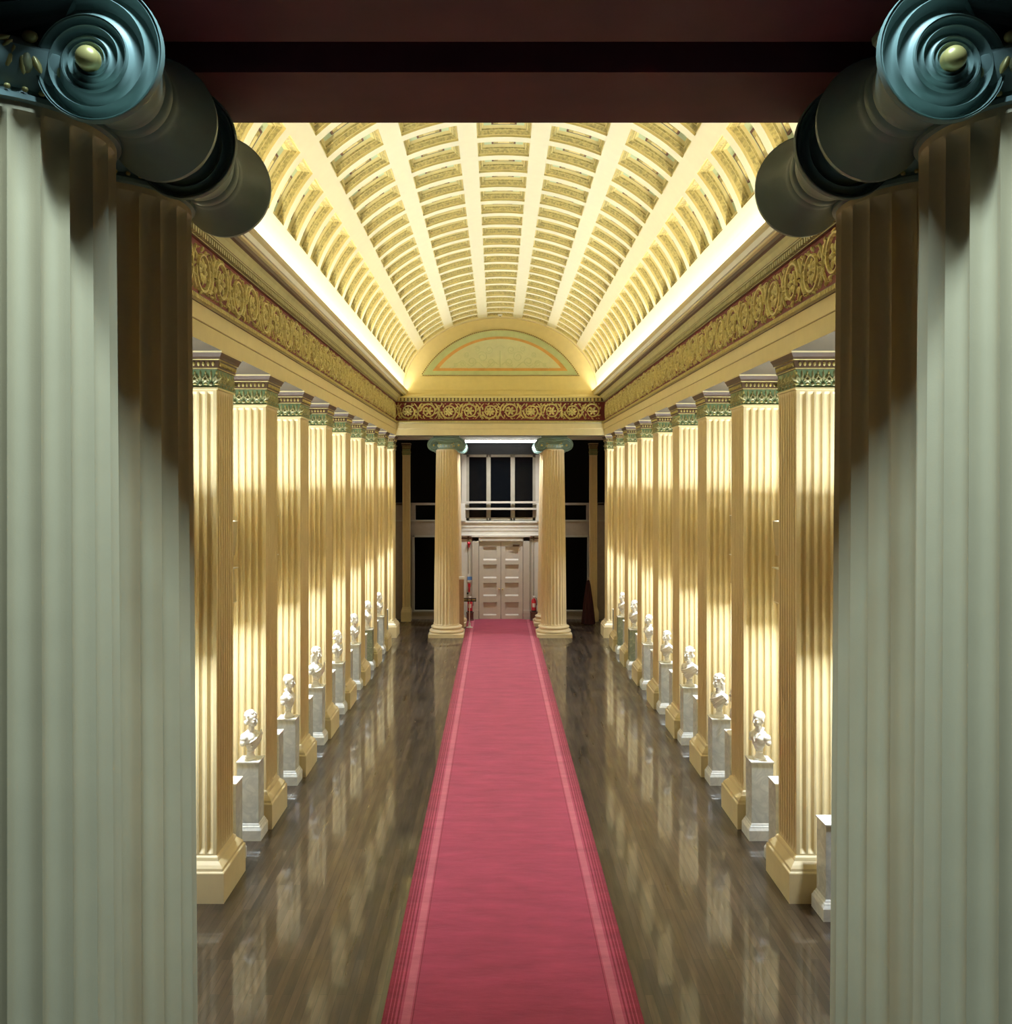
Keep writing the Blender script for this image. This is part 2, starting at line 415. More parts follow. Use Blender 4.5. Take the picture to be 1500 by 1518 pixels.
# far entablature (same profile, along x)
def sweep_end(prof, mb):
    for i in range(len(prof)-1):
        a, b = prof[i], prof[i+1]
        ya, yb = YE-a[0], YE-b[0]; xa, xb = ENT-a[0], ENT-b[0]
        q = [(-xa,ya,a[1]),(xa,ya,a[1]),(xb,yb,b[1]),(-xb,yb,b[1])]
        mb.add(q, [(0,1,2,3)], a[2])
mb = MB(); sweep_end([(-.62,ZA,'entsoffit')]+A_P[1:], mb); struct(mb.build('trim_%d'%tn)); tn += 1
mb = MB(); sweep_end(T_P, mb)
for i in range(int(2*ENT/.052)):
    x = -ENT+.07+i*.052
    if x < ENT-.08: mb.box(x, x+.03, YE-.066, YE-.05, 6.728, 6.775, 'gilt')
struct(mb.build('trim_%d'%tn)); tn += 1
mb = MB(); sweep_end(F_P, mb)
def axe(u, v, w): return (u, YE+.008-w, 6.815+v)
pw = 2*(ENT-.06)/10
for k in range(10): scroll_unit(mb, -ENT+.06+k*pw, pw, .555, axe, k)
struct(mb.build('trim_%d'%tn, fixn=True)); tn += 1
mb = MB()
sweep_end([(.01,7.38,'brown'),(.03,7.385,'olive'),(.03,7.40,'brown'),(.03,7.50,'brown'),(.07,7.505,'entab'),(.07,7.53,'entab'),(-.35,7.56,'lunwall'),(-.38,7.60,'lunwall'),(-.95,7.70,'lunwall'),(-1.15,7.74,'lunwall')], mb)
for i in range(58):
    x = -3.2+i*.112
    if x < 3.18: mb.box(x, x+.072, YE-.075, YE-.03, 7.41, 7.50, 'gilt')
struct(mb.build('trim_%d'%tn)); tn += 1
# solid block behind the far frieze so nothing shines through
mb = MB(); mb.box(-WALLX, WALLX, YE+.03, YE+.6, ZA+.01, 7.52, 'entab'); struct(mb.build('trim_%d'%tn)); tn += 1

# ------------------------------------------------------------------ vault
AV, BV, ZC = 3.165, 2.42, 7.82
NT = 4000; tab = [0.]; pp = (0., ZC+BV)
for i in range(1, NT+1):
    t = (PI/2)*i/NT; q = (AV*math.sin(t), ZC+BV*math.cos(t)); tab.append(tab[-1]+math.hypot(q[0]-pp[0], q[1]-pp[1])); pp = q
import bisect
def arc(s_, y, d):
    sg = 1 if s_ >= 0 else -1; a = min(abs(s_), tab[-1])
    i = min(max(bisect.bisect_left(tab, a), 1), NT); fr = (a-tab[i-1])/(tab[i]-tab[i-1]); t = (PI/2)*(i-1+fr)/NT
    x, z = AV*math.sin(t), BV*math.cos(t); nx_, nz_ = x/AV**2, z/BV**2; l = math.hypot(nx_, nz_)
    return (sg*(x+nx_/l*d), y, ZC+z+nz_/l*d)
SQ = tab[-1]
PS, CWD, LP, LC = 1.135, .84, .794, .60
mb = MB()
def patch(s0, s1, ya, yb, d, mat, n=6):
    vs = []
    for i in range(n+1):
        ss = s0+(s1-s0)*i/n; vs += [arc(ss,ya,d), arc(ss,yb,d)]
    mb.add(vs, [(2*i,2*i+1,2*i+3,2*i+2) for i in range(n)], mat)
def ring(r0, r1, mat, n=6):
    """r = (s0,s1,y0,y1,depth)"""
    def loop(r):
        s0,s1,ya,yb,d = r
        return [arc(s0+(s1-s0)*i/n, ya, d) for i in range(n+1)]+[arc(s1-(s1-s0)*i/n, yb, d) for i in range(n+1)]
    a, b = loop(r0), loop(r1); m_ = len(a)
    mb.add(a+b, [(i,(i+1)%m_,(i+1)%m_+m_,i+m_) for i in range(m_)], mat)
yfar = [29.24-LP*k for k in range(32)]
ytop, ybot = YL, NY-.02
cols = [j*PS for j in range(-3,4)]
edges = [-SQ]+[e for c in cols for e in (c-CWD/2, c+CWD/2)]+[SQ]
for i in range(0, len(edges), 2): patch(edges[i], edges[i+1], ybot, ytop, 0, 'rib', 5)
steps = [(0,0,'goldlight'),(.0,.035,'goldlight'),(.022,.035,'gold'),(.06,.085,'goldlight'),(.075,.085,'gold'),(.085,.11,'goldlight'),(.115,.145,'palegreen')]
for c in cols:
    s0, s1 = c-CWD/2, c+CWD/2
    prev = ytop
    for yf in yfar:
        yn = yf-LC
        patch(s0, s1, yf, prev, 0, 'rib'); prev = yn
        if yn < ybot+.05: prev = yf; break
        for a, b in zip(steps, steps[1:]):
            ring((s0+a[0],s1-a[0],yn+a[0],yf-a[0],a[1]), (s0+b[0],s1-b[0],yn+b[0],yf-b[0],b[1]), a[2])
        i_ = steps[-1][0]; patch(s0+i_, s1-i_, yn+i_, yf-i_, steps[-1][1], 'palegreen')
        ym = (yn+yf)/2
        # raised dark border and gilt rosette bar on the panel
        ring((c-.19,c+.19,ym-.11,ym+.11,.144), (c-.19,c+.19,ym-.11,ym+.11,.120), 'slotdark')
        ring((c-.19,c+.19,ym-.11,ym+.11,.120), (c-.16,c+.16,ym-.085,ym+.085,.120), 'slotdark')
        ring((c-.16,c+.16,ym-.085,ym+.085,.120), (c-.09,c+.09,ym-.035,ym+.035,.10), 'gold')
        patch(c-.09, c+.09, ym-.035, ym+.035, .10, 'goldlight', 2)
    patch(s0, s1, ybot, prev, 0, 'rib')
# bead along the wall arch
for off, d0, d1 in ((0,0,-.03),(.04,-.03,0)):
    pass
vv = []
NB = 60
for i in range(NB+1):
    ss = -SQ+2*SQ*i/NB
    vv += [arc(ss,YL-.16,0), arc(ss,YL-.15,-.025), arc(ss,YL,-.025)]
mb.add(vv, [(3*i+k,3*i+k+1,3*i+k+4,3*i+k+3) for i in range(NB) for k in range(2)], 'entab')
struct(mb.build('ceiling', fixn=False))
# outer shell keeps the vault light-tight
mb = MB(); vs = []
for i in range(41):
    t = PI*i/40; vs += [((AV+.75)*math.cos(t), 3.5, ZC-.1+(BV+.5)*math.sin(t)), ((AV+.75)*math.cos(t), YL+.2, ZC-.1+(BV+.5)*math.sin(t))]
mb.add(vs, [(2*i,2*i+1,2*i+3,2*i+2) for i in range(40)], 'dim'); struct(mb.build('trim_%d'%tn)); tn += 1

# ------------------------------------------------------------------ lunette wall
mb = MB(); mb.box(-WALLX, WALLX, YL, YL+.15, 7.4, 10.9, 'lunwall')
mb.box(-3.1, 3.1, YL-.02, YL, 7.86, 7.89, 'lunwall')
zb = 8.33
def seg(hw, rise, z0, n=48):
    R = (hw*hw+rise*rise)/(2*rise); zc = z0+rise-R; a0 = math.asin(min(1,hw/R))
    return [(R*math.sin(a0-2*a0*i/n), zc+R*math.cos(a0-2*a0*i/n)) for i in range(n+1)]
def segband(o_, i_, y0, y1, mat):
    n = len(o_)
    vs = [(p[0],y0,p[1]) for p in o_]+[(p[0],y0,p[1]) for p in i_]
    mb.add(vs, [(k,(k+1)%n,(k+1)%n+n,k+n) for k in range(n)], mat)
    vs = [(p[0],y0,p[1]) for p in o_]+[(p[0],y1,p[1]) for p in o_]
    mb.add(vs, [(k,k+n,(k+1)%n+n,(k+1)%n) for k in range(n)], mat)
S1, S2 = seg(2.60,1.52,zb), seg(2.52,1.455,zb+.03)
S3, S4 = seg(2.20,1.12,zb+.165), seg(1.98,.95,zb+.255)
mb.prism(S2, YL-.012, YL, 'lungreen'); segband(S1, S2, YL-.04, YL, 'goldlight')
mb.prism(S3, YL-.02, YL, 'band'); mb.prism(S4, YL-.026, YL, 'lunpanel')
# bead roundels on outer band
for arcp in (S1, S2):
    pass
allp = []
for k in range(len(S1)-1):
    a, b = S1[k], S1[k+1]; c_, d_ = S2[k], S2[k+1]
    for t in (0,.5):
        allp.append(((a[0]+(b[0]-a[0])*t+c_[0]+(d_[0]-c_[0])*t)/2, (a[1]+(b[1]-a[1])*t+c_[1]+(d_[1]-c_[1])*t)/2))
for i in range(90): allp.append((-2.5+5.0*i/89, zb+.015))
for x, z in allp: mb.ell((x, YL-.045, z), (.018,.014,.018), 'brown', nu=6, nv=4)
# faint arabesque relief
def axl(u, v, w): return (u, YL-.026-w, v)
for sg in (-1,1):
    for j,(cx_, cz_, r_) in enumerate(((.30,8.78,.13),(.58,8.95,.16),(.92,8.80,.15),(1.22,8.72,.10),(.36,9.18,.12),(.74,9.20,.09),(1.10,9.02,.08),(1.45,8.68,.06))):
        f_ = 1 if j % 2 else -1
        pts = [(sg*(cx_+r_*(1.1-.75*i/22)*math.cos(.5+i*.40)), cz_+f_*r_*(1.1-.75*i/22)*math.sin(.5+i*.40)) for i in range(23)]
        ribbon(mb, pts, .011, axl, .005, 'lunscroll')
        for i in range(5): a_ = i*1.3+j; petal(mb, sg*(cx_+r_*1.25*math.cos(a_)), cz_+r_*1.2*math.sin(a_), .0, .045, .016, a_+.7, axl, .006, mat='lunscroll')
    ribbon(mb, [(sg*(.05+1.6*i/20), 8.68+.10*math.sin(i*.9)) for i in range(21)], .010, axl, .005, 'lunscroll')
for k in range(7):
    a = PI/2+(k-3)*.32; petal(mb, .15*math.cos(a), 9.18+.13*math.sin(a), .0, .09, .02, a, axl, .008, mat='lunscroll')
ribbon(mb, [(0,8.62),(0,8.8),(0,9.15)], .018, axl, .006, 'lunscroll')
struct(mb.build('wall_far_lunette'))
# smoke detector at the crown
mb = MB(); mb.lathe(0, YL-.55, [(.05,ZC+BV-.06),(.075,ZC+BV-.05),(.08,ZC+BV-.005)], 'white', 20)
t = mb.build('ceiling_detector', smooth=40); tag(t, 'small round white detector at the crown of the vault above the lunette', 'detector')
mb = MB(); mb.lathe(0, YL-.55, [(.022,ZC+BV-.07),(.03,ZC+BV-.058)], 'black', 14); mb.build('detector_lens', t)

# ------------------------------------------------------------------ pilasters
def flute_edge(L, n, margin, depth):
    """points along a straight face from 0..L, depth into the solid"""
    pts = [(0,0)]; p = (L-2*margin)/n; w = p*.76
    for i in range(n):
        c = margin+p*(i+.5)
        for k in range(9):
            a = PI*k/8; pts.append((c-w/2*math.cos(a), depth*math.sin(a)))
    pts.append((L,0)); return pts
def pilaster_section(f, dx=.62, hy=.33):
    """closed loop, aisle face at x=0, solid towards -x"""
    out = []
    for (u, d) in flute_edge(dx, 6, .028, .050*f)[:-1]: out.append((-dx+u, -hy+d))      # near face
    for (u, d) in flute_edge(2*hy, 7, .028, .018*f)[:-1]: out.append((-d, -hy+u))        # aisle face
    for (u, d) in flute_edge(dx, 6, .028, .050*f)[:-1]: out.append((-u, hy-d))           # rear face
    out.append((-dx, hy)); return out
def palmette(mb, u, v, h, ax, mat='giltdull'):
    for k in range(5):
        a = PI/2+(k-2)*.48; l = h*(.42 if k == 2 else .36)
        petal(mb, u+l*1.05*math.cos(a), v+l*1.05*math.sin(a), .004, l*.75, h*.085, a, ax, .016, 6, mat)
    petal(mb, u, v, .004, h*.12, h*.1, 0, ax, .02, 6, mat)
def make_pilaster():
    root = thing('pilaster', 'x', 'pilaster', (0,0,0), 0, 'cream fluted pilasters along the hall')
    mb = MB()
    mb.loft(-.62, 0, -.33, .33, [(0,.12),(.34,.12),(.35,.115),(.36,.10),(.39,.095),(.42,.07),(.455,.035),(.47,.03),(.49,.022),(.505,.004)], 'cream')
    mb.build('base', root)
    mb = MB(); lv = [(.50,0),(.525,0),(.555,.8),(.575,1),(5.82,1),(5.85,.8),(5.875,0),(5.905,0)]
    secs = [pilaster_section(f) for _, f in lv]; n = len(secs[0]); vs = []
    for (z, f), sc in zip(lv, secs): vs += [(x,y,z) for x, y in sc]
    fs = [(k*n+i, k*n+(i+1)%n, (k+1)*n+(i+1)%n, (k+1)*n+i) for k in range(len(lv)-1) for i in range(n)]
    mb.add(vs, fs, 'cream'); mb.build('shaft', root, smooth=35)
    mb = MB()
    mb.loft(-.62, 0, -.33, .33, [(5.895,.004,'entab'),(5.90,.02,'entab'),(5.92,.02,'brown'),(5.925,.008,'green'),(6.130,.008,'brown'),(6.135,.02,'gilt'),(6.145,.022,'brown'),
        (6.235,.035,'gilt'),(6.243,.05,'brown'),(6.27,.058,'brown'),(6.315,.082,'entab'),(6.334,.088,'entab')], 'entab')
    def af(u,v,w): return (u, -.338-w, v)
    def ar(u,v,w): return (-u-.62, .338+w, v)
    def aa(u,v,w): return (.008+w, u, v)
    for k in range(5):
        for f_ in (af, ar): palmette(mb, -.62+.062+k*.124, 5.955, .235, f_)
        palmette(mb, -.33+.066+k*.132, 5.955, .235, aa)
    for k in range(6):
        for f_ in (af, ar): petal(mb, -.62+k*.124, 6.09, .004, .028, .013, PI/2, f_, .012); petal(mb, -.62+k*.124, 5.96, .004, .03, .014, 0, f_, .012)
    for k in range(11):
        u = -.62+.03+k*.056
        for y in (-.364,.364): mb.ell((u,y,6.19), (.017,.014,.026), 'gilt', nu=6, nv=4)
    for k in range(12): mb.ell((.034,-.33+.027+k*.0555,6.19), (.014,.017,.026), 'gilt', nu=6, nv=4)
    mb.build('capital', root)
    return root
pil = make_pilaster(); first = True
for k, py in enumerate(P):
    for s, side in ((-1,'left'),(1,'right')):
        lab = 'cream fluted pilaster with green capital, %s one on the %s side' % (ORD[k], side)
        loc = (s*AIS, py+.45, 0); rz = 0 if s < 0 else PI
        if first: pil.location = loc; pil.rotation_euler = (0,0,rz); pil['label'] = lab; first = False
        else: dup(pil, loc, rz, lab)
# pilasters standing against the door wall, in the shade
for s, side in ((-1,'left'),(1,'right')):
    o = dup(pil, (s*3.16, 31.80, 0), 0 if s < 0 else PI, 'shaded narrow fluted pilaster against the door wall, far %s' % side, 'shaded pilasters against the door wall')
    o.scale = (.40,.5,.985)

# ------------------------------------------------------------------ Ionic columns
def shaft_ring(R, f, nfl=24, m=10, depth=.036):
    pts = []
    for k in range(nfl):
        for i in range(m):
            u = (i/m)-.5; a = 2*PI*(k+.5+u)/nfl
            d = depth*f*math.sqrt(max(0,1-(u/.43)**2)) if abs(u) < .43 else 0
            pts.append(((R-d)*math.cos(a), (R-d)*math.sin(a)))
    return pts
RT, RB = .335, .405
RFG = [None]
def radius(z):
    if RFG[0]: return RFG[0][1]-(RFG[0][1]-RFG[0][0])*max(0,min(1,(z-.35)/5.57))**1.25
    return radius0(z)
def radius0(z):   # entasis between z=.35 and 5.92
    t = max(0, min(1, (z-.35)/(5.92-.35))); return RB-(RB-RT)*(t**1.25)
EZ, EX, CD = 6.03, .39, .24      # volute eye height, offset, half depth of the capital
SB = math.log(.52)/(2*PI)
def rs(s_): return .25*math.exp(SB*s_)
def hprof(v):
    pts = [(0,0),(.008,.018),(.025,.024),(.045,.018),(.055,.006),(.070,.006),(.080,.016),(.098,.021),(.115,.015),(.13,.002),(.20,-.014),(.30,-.020),(.40,-.013),(.46,.0),(.478,.012),(.50,.017),(.518,.012),(.535,.0),(.60,-.013),(.70,-.019),(.80,-.014),(.90,-.005),(1,.0)]
    for a, b in zip(pts, pts[1:]):
        if v <= b[0]: return a[1]+(b[1]-a[1])*(v-a[0])/(b[0]-a[0])
    return 0
VV = [0,.008,.016,.025,.035,.045,.055,.07,.08,.09,.098,.107,.115,.13,.16,.20,.25,.30,.35,.40,.46,.478,.49,.50,.51,.518,.535,.57,.60,.65,.70,.75,.80,.85,.90,.95,1]
def make_capital(parent):
    g = bpy.data.objects
    mb = MB()
    nv = len(VV)
    for fy in (-1, 1):
        for sx in (-1, 1):
            NS = 150; smax = 2*PI*2.95; vs = []
            for i in range(NS+1):
                s_ = smax*i/NS
                for v in VV:
                    r = rs(s_)*(1-v)+rs(s_+2*PI)*v
                    amp = min(1., rs(s_)/.17)
                    dome = .022*(1-r/.25)
                    y = fy*(CD+hprof(v)*amp+dome)
                    vs.append((sx*(EX+r*math.sin(s_)), y, EZ+r*math.cos(s_)))
            fs = []
            for i in range(NS):
                for j in range(nv-1):
                    q = (i*nv+j, i*nv+j+1, (i+1)*nv+j+1, (i+1)*nv+j)
                    fs.append(q if sx*fy > 0 else q[::-1])
            mb.add(vs, fs, 'ionic')
            # channel running to the middle of the capital
            NC = 14; vs = []
            for i in range(NC+1):
                t = i/NC; x = EX*(1-t); zt = .25; zl = .13-.085*(1-math.cos(t*PI*.5))**.8 if t > 0 else .13
                for v in VV:
                    vs.append((sx*x, fy*(CD+hprof(v)+.022*.48*v), EZ+zt+(zl-zt)*v))
            fs = []
            for i in range(NC):
                for j in range(nv-1):
                    q = (i*nv+j, i*nv+j+1, (i+1)*nv+j+1, (i+1)*nv+j)
                    fs.append(q[::-1] if sx*fy > 0 else q)
            mb.add(vs, fs, 'ionic')
    volute = mb.build('volute_scroll', parent, smooth=50)
    # eyes
    for fy in (-1,1):
        for sx in (-1,1):
            mb = MB(); mb.ell((sx*EX, fy*(CD+.035), EZ), (.034,.028,.034), 'eye', nu=24, nv=12)
            mb.lathe(sx*EX, EZ, [(.034, fy*(CD+.0)),(.034, fy*(CD+.035))], 'eye', 24, axis='y', cap=False)
            mb.build('volute_eye', parent, smooth=60, fixn=True)
    # bolsters
    for sx in (-1,1):
        mb = MB(); ys = []
        for i in range(33):
            t = -1+2*i/32
            g_ = .62+.38*abs(t)**1.6
            if abs(t) < .10: g_ += .05
            elif .16 < abs(t) < .20: g_ += .02
            if abs(t) > .97: g_ = 1.0
            ys.append((t*(CD+.005), g_))
        nr = 60; vs = []
        for y, g_ in ys:
            for k in range(nr):
                s_ = 2*PI*k/nr; r = rs(s_)*g_
                if k > nr-9: r = max(r, (rs(2*PI)+(rs(0)-rs(2*PI))*((k-(nr-9))/9)**2)*g_)
                vs.append((sx*(EX+r*math.sin(s_)), y, EZ+r*math.cos(s_)))
        fs = [(j*nr+k, j*nr+(k+1)%nr, (j+1)*nr+(k+1)%nr, (j+1)*nr+k) for j in range(32) for k in range(nr)]
        mb.add(vs, fs, 'ionic'); mb.build('bolster', parent, smooth=40, fixn=True)
    # cushion block
    mb = MB(); mb.box(-EX, EX, -CD+.01, CD-.01, EZ+.06, EZ+.25, 'ionic')
    mb.lathe(0, 0, [(RT,5.905),(RT+.012,5.91),(RT+.012,5.925),(RT,5.93),(RT-.005,5.945),(RT+.012,5.96),(RT+.03,5.985),(RT+.045,6.02),(RT+.045,6.05),(RT+.0,6.09)], 'ionic', 72)
    ech = mb.build('echinus', parent, smooth=40)
    mb = MB()
    for k in range(48):
        a = 2*PI*k/48; mb.ell(((RT+.012)*math.cos(a), (RT+.012)*math.sin(a), 5.938), (.010,.010,.008), 'eye', nu=6, nv=4)
    for k in range(24):
        a = 2*PI*(k+.5)/24
        mb.ell(((RT+.03)*math.cos(a), (RT+.03)*math.sin(a), 6.012), (.020,.020,.034), 'giltdull', nu=8, nv=6)
    mb.build('egg_and_dart', ech, smooth=60)
    # palmettes in the angle between scroll and echinus
    for fy in (-1,1):
        mb = MB()
        for sx in (-1,1):
            for k in range(5):
                a = math.radians(200+k*24); l = .062
                u, v = .215, EZ+.045
                c_ = (sx*(u+l*math.cos(a)), fy*math.sqrt(max(.06,(RT+.05)**2-(u+l*math.cos(a))**2))*.93, v+l*math.sin(a))
                R = Matrix.Rotation(-(a*sx if sx > 0 else -a+PI), 3, 'Y')
                mb.ell(c_, (.042,.016,.011), 'eye', R, nu=8, nv=6)
            mb.ell((sx*.225, fy*(CD+.035), EZ+.06), (.024,.018,.018), 'eye', nu=8, nv=6)
        mb.build('palmette', parent, smooth=60)
    mb = MB(); mb.loft(-.40, .40, -CD+.03, CD-.03, [(6.275,.0),(6.29,.006),(6.31,.018),(6.325,.02),(6.334,.02)], 'ionic'); mb.build('abacus', parent)
def make_column(name, label, zb, base, group):
    root = thing(name, label, 'column', (0,0,0), 0, group)
    mb = MB(); z0 = zb+(.34 if base else 0.0)
    lv = [(z0,0),(z0+.03,0),(z0+.05,.7),(z0+.07,1)]+[(z0+.07+(5.82-z0-.07)*i/12,1) for i in range(1,13)]+[(5.845,.85),(5.868,.5),(5.882,0),(5.91,0)]
    n = 240; vs = []
    for z, f in lv: vs += [(x,y,z) for x, y in shaft_ring(radius(z), f)]
    fs = [(k*n+i, k*n+(i+1)%n, (k+1)*n+(i+1)%n, (k+1)*n+i) for k in range(len(lv)-1) for i in range(n)]
    fs.append(tuple(range(n))[::-1]); mb.add(vs, fs, 'column'); mb.build('shaft', root, smooth=28)
    if base:
        mb = MB()
        pr = [(.50,.12),(.53,.125),(.548,.15),(.548,.18),(.53,.205),(.50,.21),(.47,.225),(.455,.25),(.465,.265),(.485,.27),(.497,.29),(.485,.315),(.45,.33),(.42,.335),(.41,.345)]
        mb.lathe(0, 0, pr, 'column', 72); mb.loft(-.55,.55,-.55,.55,[(0,0),(.115,0),(.12,-.005)],'column')
        mb.build('base', root, smooth=40)
    make_capital(root)
    return root
far = make_column('ionic_column', 'x', 0, True, 'tall Ionic columns at the far end')
far.location = (-1.70, YE+.45, 0); far['label'] = 'cream Ionic column with olive scroll capital, left of the carpet, far end'
dup(far, (1.70, YE+.45, 0), 0, 'cream Ionic column with olive scroll capital, right of the carpet, far end')
dup(far, (-1.70, 31.0, 0), 0, 'white-lit column behind the far left Ionic column, beside the double door')
dup(far, (1.70, 31.0, 0), 0, 'white-lit column behind the far right Ionic column, beside the fire extinguisher')
FG = 'foreground Ionic columns framing the view'
RFG[0] = (RT-.003, .368)
n2 = make_column('ionic_column', 'shadowed fluted column just behind the left foreground column', 0, True, FG); n2.location = (NX-1.63, 3.585, 0)
dup(n2, (NX+1.63, 3.585, 0), 0, 'shadowed fluted column just behind the right foreground column')
near = make_column('ionic_column', 'grey-lit foreground column with large blue-green scroll at the left edge', 2.7, False, FG)
near.location = (NX-1.64, 2.88, 0)
dup(near, (NX+1.64, 2.88, 0), 0, 'grey-lit foreground column with large blue-green scroll at the right edge')

# foreground entablature and the wall over it
ZN = ZA+.001
mb = MB(); mb.box(-4.2, 4.2, 2.64, 3.137, ZN, 7.6, 'soffit')
for s in (-1,1):
    xa, xb = sorted((NX+s*1.20, s*4.2)); mb.box(xa, xb, 2.42, 2.639, 6.29, 7.6, 'soffit')  # out-of-view blocks added to shade the echinus and channel below
struct(mb.build('trim_%d'%tn)); tn += 1
mb = MB(); mb.box(-4.2, 4.2, 3.37, NY-.03, ZN, 11., 'soffit'); mb.box(-4.2, 4.2, 3.137, 3.37, 6.85, 7.6, 'dark')
for s in (-1,1):
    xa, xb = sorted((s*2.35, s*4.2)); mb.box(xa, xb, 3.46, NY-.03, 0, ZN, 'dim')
struct(mb.build('wall_near'))
mb = MB(); mb.box(-4.2, 4.2, -2.5, 3.21, 2.4, 2.699, 'grey'); struct(mb.build('floor_balcony'))

# ------------------------------------------------------------------ door wall
mb = MB(); Y0, Y1 = YD, YD+.2
def wb(x0,x1,z0,z1,mat='dim',y0=None,y1=None): mb.box(x0,x1,Y0 if y0 is None else y0,Y1 if y1 is None else y1,z0,z1,mat)
wb(-1.62,-.77,0,2.80,'white'); wb(.85,1.70,0,2.80,'white'); wb(-1.62,1.70,2.80,3.50,'white')
wb(-1.62,-1.19,3.50,6.4,'white'); wb(1.27,1.70,3.50,6.4,'white'); wb(-1.19,1.27,5.85,6.4,'dark')
for s in (-1,1):
    def ww(a,b,z0,z1,mat='dim',**k): xx = sorted((s*a+.04, s*b+.04)); wb(xx[0],xx[1],z0,z1,mat,**k)
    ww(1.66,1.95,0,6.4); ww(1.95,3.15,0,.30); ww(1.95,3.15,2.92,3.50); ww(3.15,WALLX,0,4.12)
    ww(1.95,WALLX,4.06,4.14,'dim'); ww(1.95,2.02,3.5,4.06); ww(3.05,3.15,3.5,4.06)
    ww(1.95,3.15,2.92,2.98,'greywood',y0=Y0-.04); ww(3.08,3.16,.3,2.98,'greywood',y0=Y0-.04); ww(1.9,3.9,3.48,3.53,'greywood',y0=Y0-.03)
    ww(1.95,3.15,.26,.31,'greywood',y0=Y0-.04)
struct(mb.build('wall_far'))
mb = MB()
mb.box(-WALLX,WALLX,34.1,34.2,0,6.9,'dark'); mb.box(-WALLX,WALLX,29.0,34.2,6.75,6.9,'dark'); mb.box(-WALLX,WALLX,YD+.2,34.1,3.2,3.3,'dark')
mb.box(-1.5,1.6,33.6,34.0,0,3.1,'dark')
struct(mb.build('wall_far_recess'))  # coloured near-black so the darkness of the unlit rooms is painted in
# horizontal mouldings above the door
mb = MB()
prof = [(0,2.96),(.10,2.97),(.10,3.02),(.05,3.03),(.05,3.14),(.065,3.15),(.065,3.26),(.08,3.27),(.08,3.38),(.11,3.40),(.13,3.44),(.13,3.49),(0,3.50)]
vs = []
for x in (-1.40,1.48): vs += [(x, YD-a, z) for a, z in prof]
n = len(prof); mb.add(vs, [(i,i+n,i+1+n,i+1) for i in range(n-1)]+[tuple(range(n)), tuple(range(n,2*n))[::-1]], 'white')
struct(mb.build('trim_%d'%tn, fixn=True)); tn += 1
# dark ornamented band over the window and white soffit beam
mb = MB(); mb.box(-1.30,1.40,YD-.06,YD,5.86,6.25,'black')
struct(mb.build('trim_%d'%tn)); tn += 1
# beam carried by the rear pair of columns
mb = MB(); mb.box(-WALLX,WALLX,30.72,31.28,6.336,6.74,'white'); struct(mb.build('trim_%d'%tn)); tn += 1

DX = .04
t = thing('light_batten','long white strip light spanning between the two rear columns above the window','strip light',(.06,30.62,6.30))
mb = MB(); mb.box(-1.27,1.27,-.05,.05,.0,.034,'fixtop'); mb.box(-1.27,-1.24,-.05,.05,-.09,0,'fixtop'); mb.box(1.24,1.27,-.05,.05,-.09,0,'fixtop'); mb.build('housing', t)
mb = MB(); mb.lathe(0,-.045,[(.04,-1.24),(.04,1.24)],'tube',16,axis='y')
mb.v = [(y,x,z) for x,y,z in mb.v]; mb.build('lamp_tube', t, smooth=60, fixn=True)
# double door
mb = MB()
for x0,x1 in ((DX-1.02,DX-.79),(DX+.79,DX+1.02)):
    mb.box(x0,x1,YD-.10,YD,0,2.97,'door'); mb.box(x0-.01 if x0<0 else x0, x1 if x0<0 else x1+.01, YD-.13,YD,0,.34,'door')
mb.box(DX-1.02,DX+1.02,YD-.10,YD,2.79,2.96,'door'); mb.box(DX-1.04,DX+1.04,YD-.13,YD,2.93,2.97,'door')
mb.box(DX-.81,DX+.81,YD-.07,YD,2.75,2.80,'door')
d1 = struct(mb.build('door_1'))
rows = [(2.56,2.08),(1.92,1.44),(1.27,.81),(.58,.12)]
rows = [(a+.02,b+.02) for a,b in rows]
for s in (-1,1):
    mb = MB(); xa, xb = (DX-.775, DX-.006) if s < 0 else (DX+.006, DX+.775)
    px0, px1 = (xa+.155, xa+.155+.46) if s < 0 else (xb-.155-.46, xb-.155)
    mb.box(xa,px0,YD-.02,YD+.03,.01,2.75,'door'); mb.box(px1,xb,YD-.02,YD+.03,.01,2.75,'door')
    zs = [2.75]+[z for r in rows for z in r]+[.01]
    for i in range(0,len(zs),2): mb.box(px0,px1,YD-.02,YD+.03,zs[i+1],zs[i],'door')
    for a,b in rows:
        mb.box(px0,px1,YD+.015,YD+.03,b,a,'door')
        mb.add([(px0,YD-.02,b),(px1,YD-.02,b),(px1,YD+.015,b+.05),(px0,YD+.015,b+.05)], [(0,1,2,3)], 'door')
        mb.box(px0-.015,px1+.015,YD-.035,YD-.018,a,a+.018,'greywood')
    lf = mb.build('door_leaf', d1)
    mb = MB(); mb.ell((DX+s*.06,YD-.05,1.08),(.028,.03,.028),'eye',nu=12,nv=8); mb.lathe(DX+s*.06,1.08,[(.012,YD-.05),(.02,YD-.02)],'eye',12,axis='y'); mb.build('door_knob', lf, smooth=60)
mb = MB(); mb.box(DX+.42,DX+.66,YD-.09,YD-.02,2.60,2.67,'brown'); mb.box(DX+.30,DX+.62,YD-.11,YD-.09,2.665,2.68,'greywood'); mb.build('door_closer', d1)
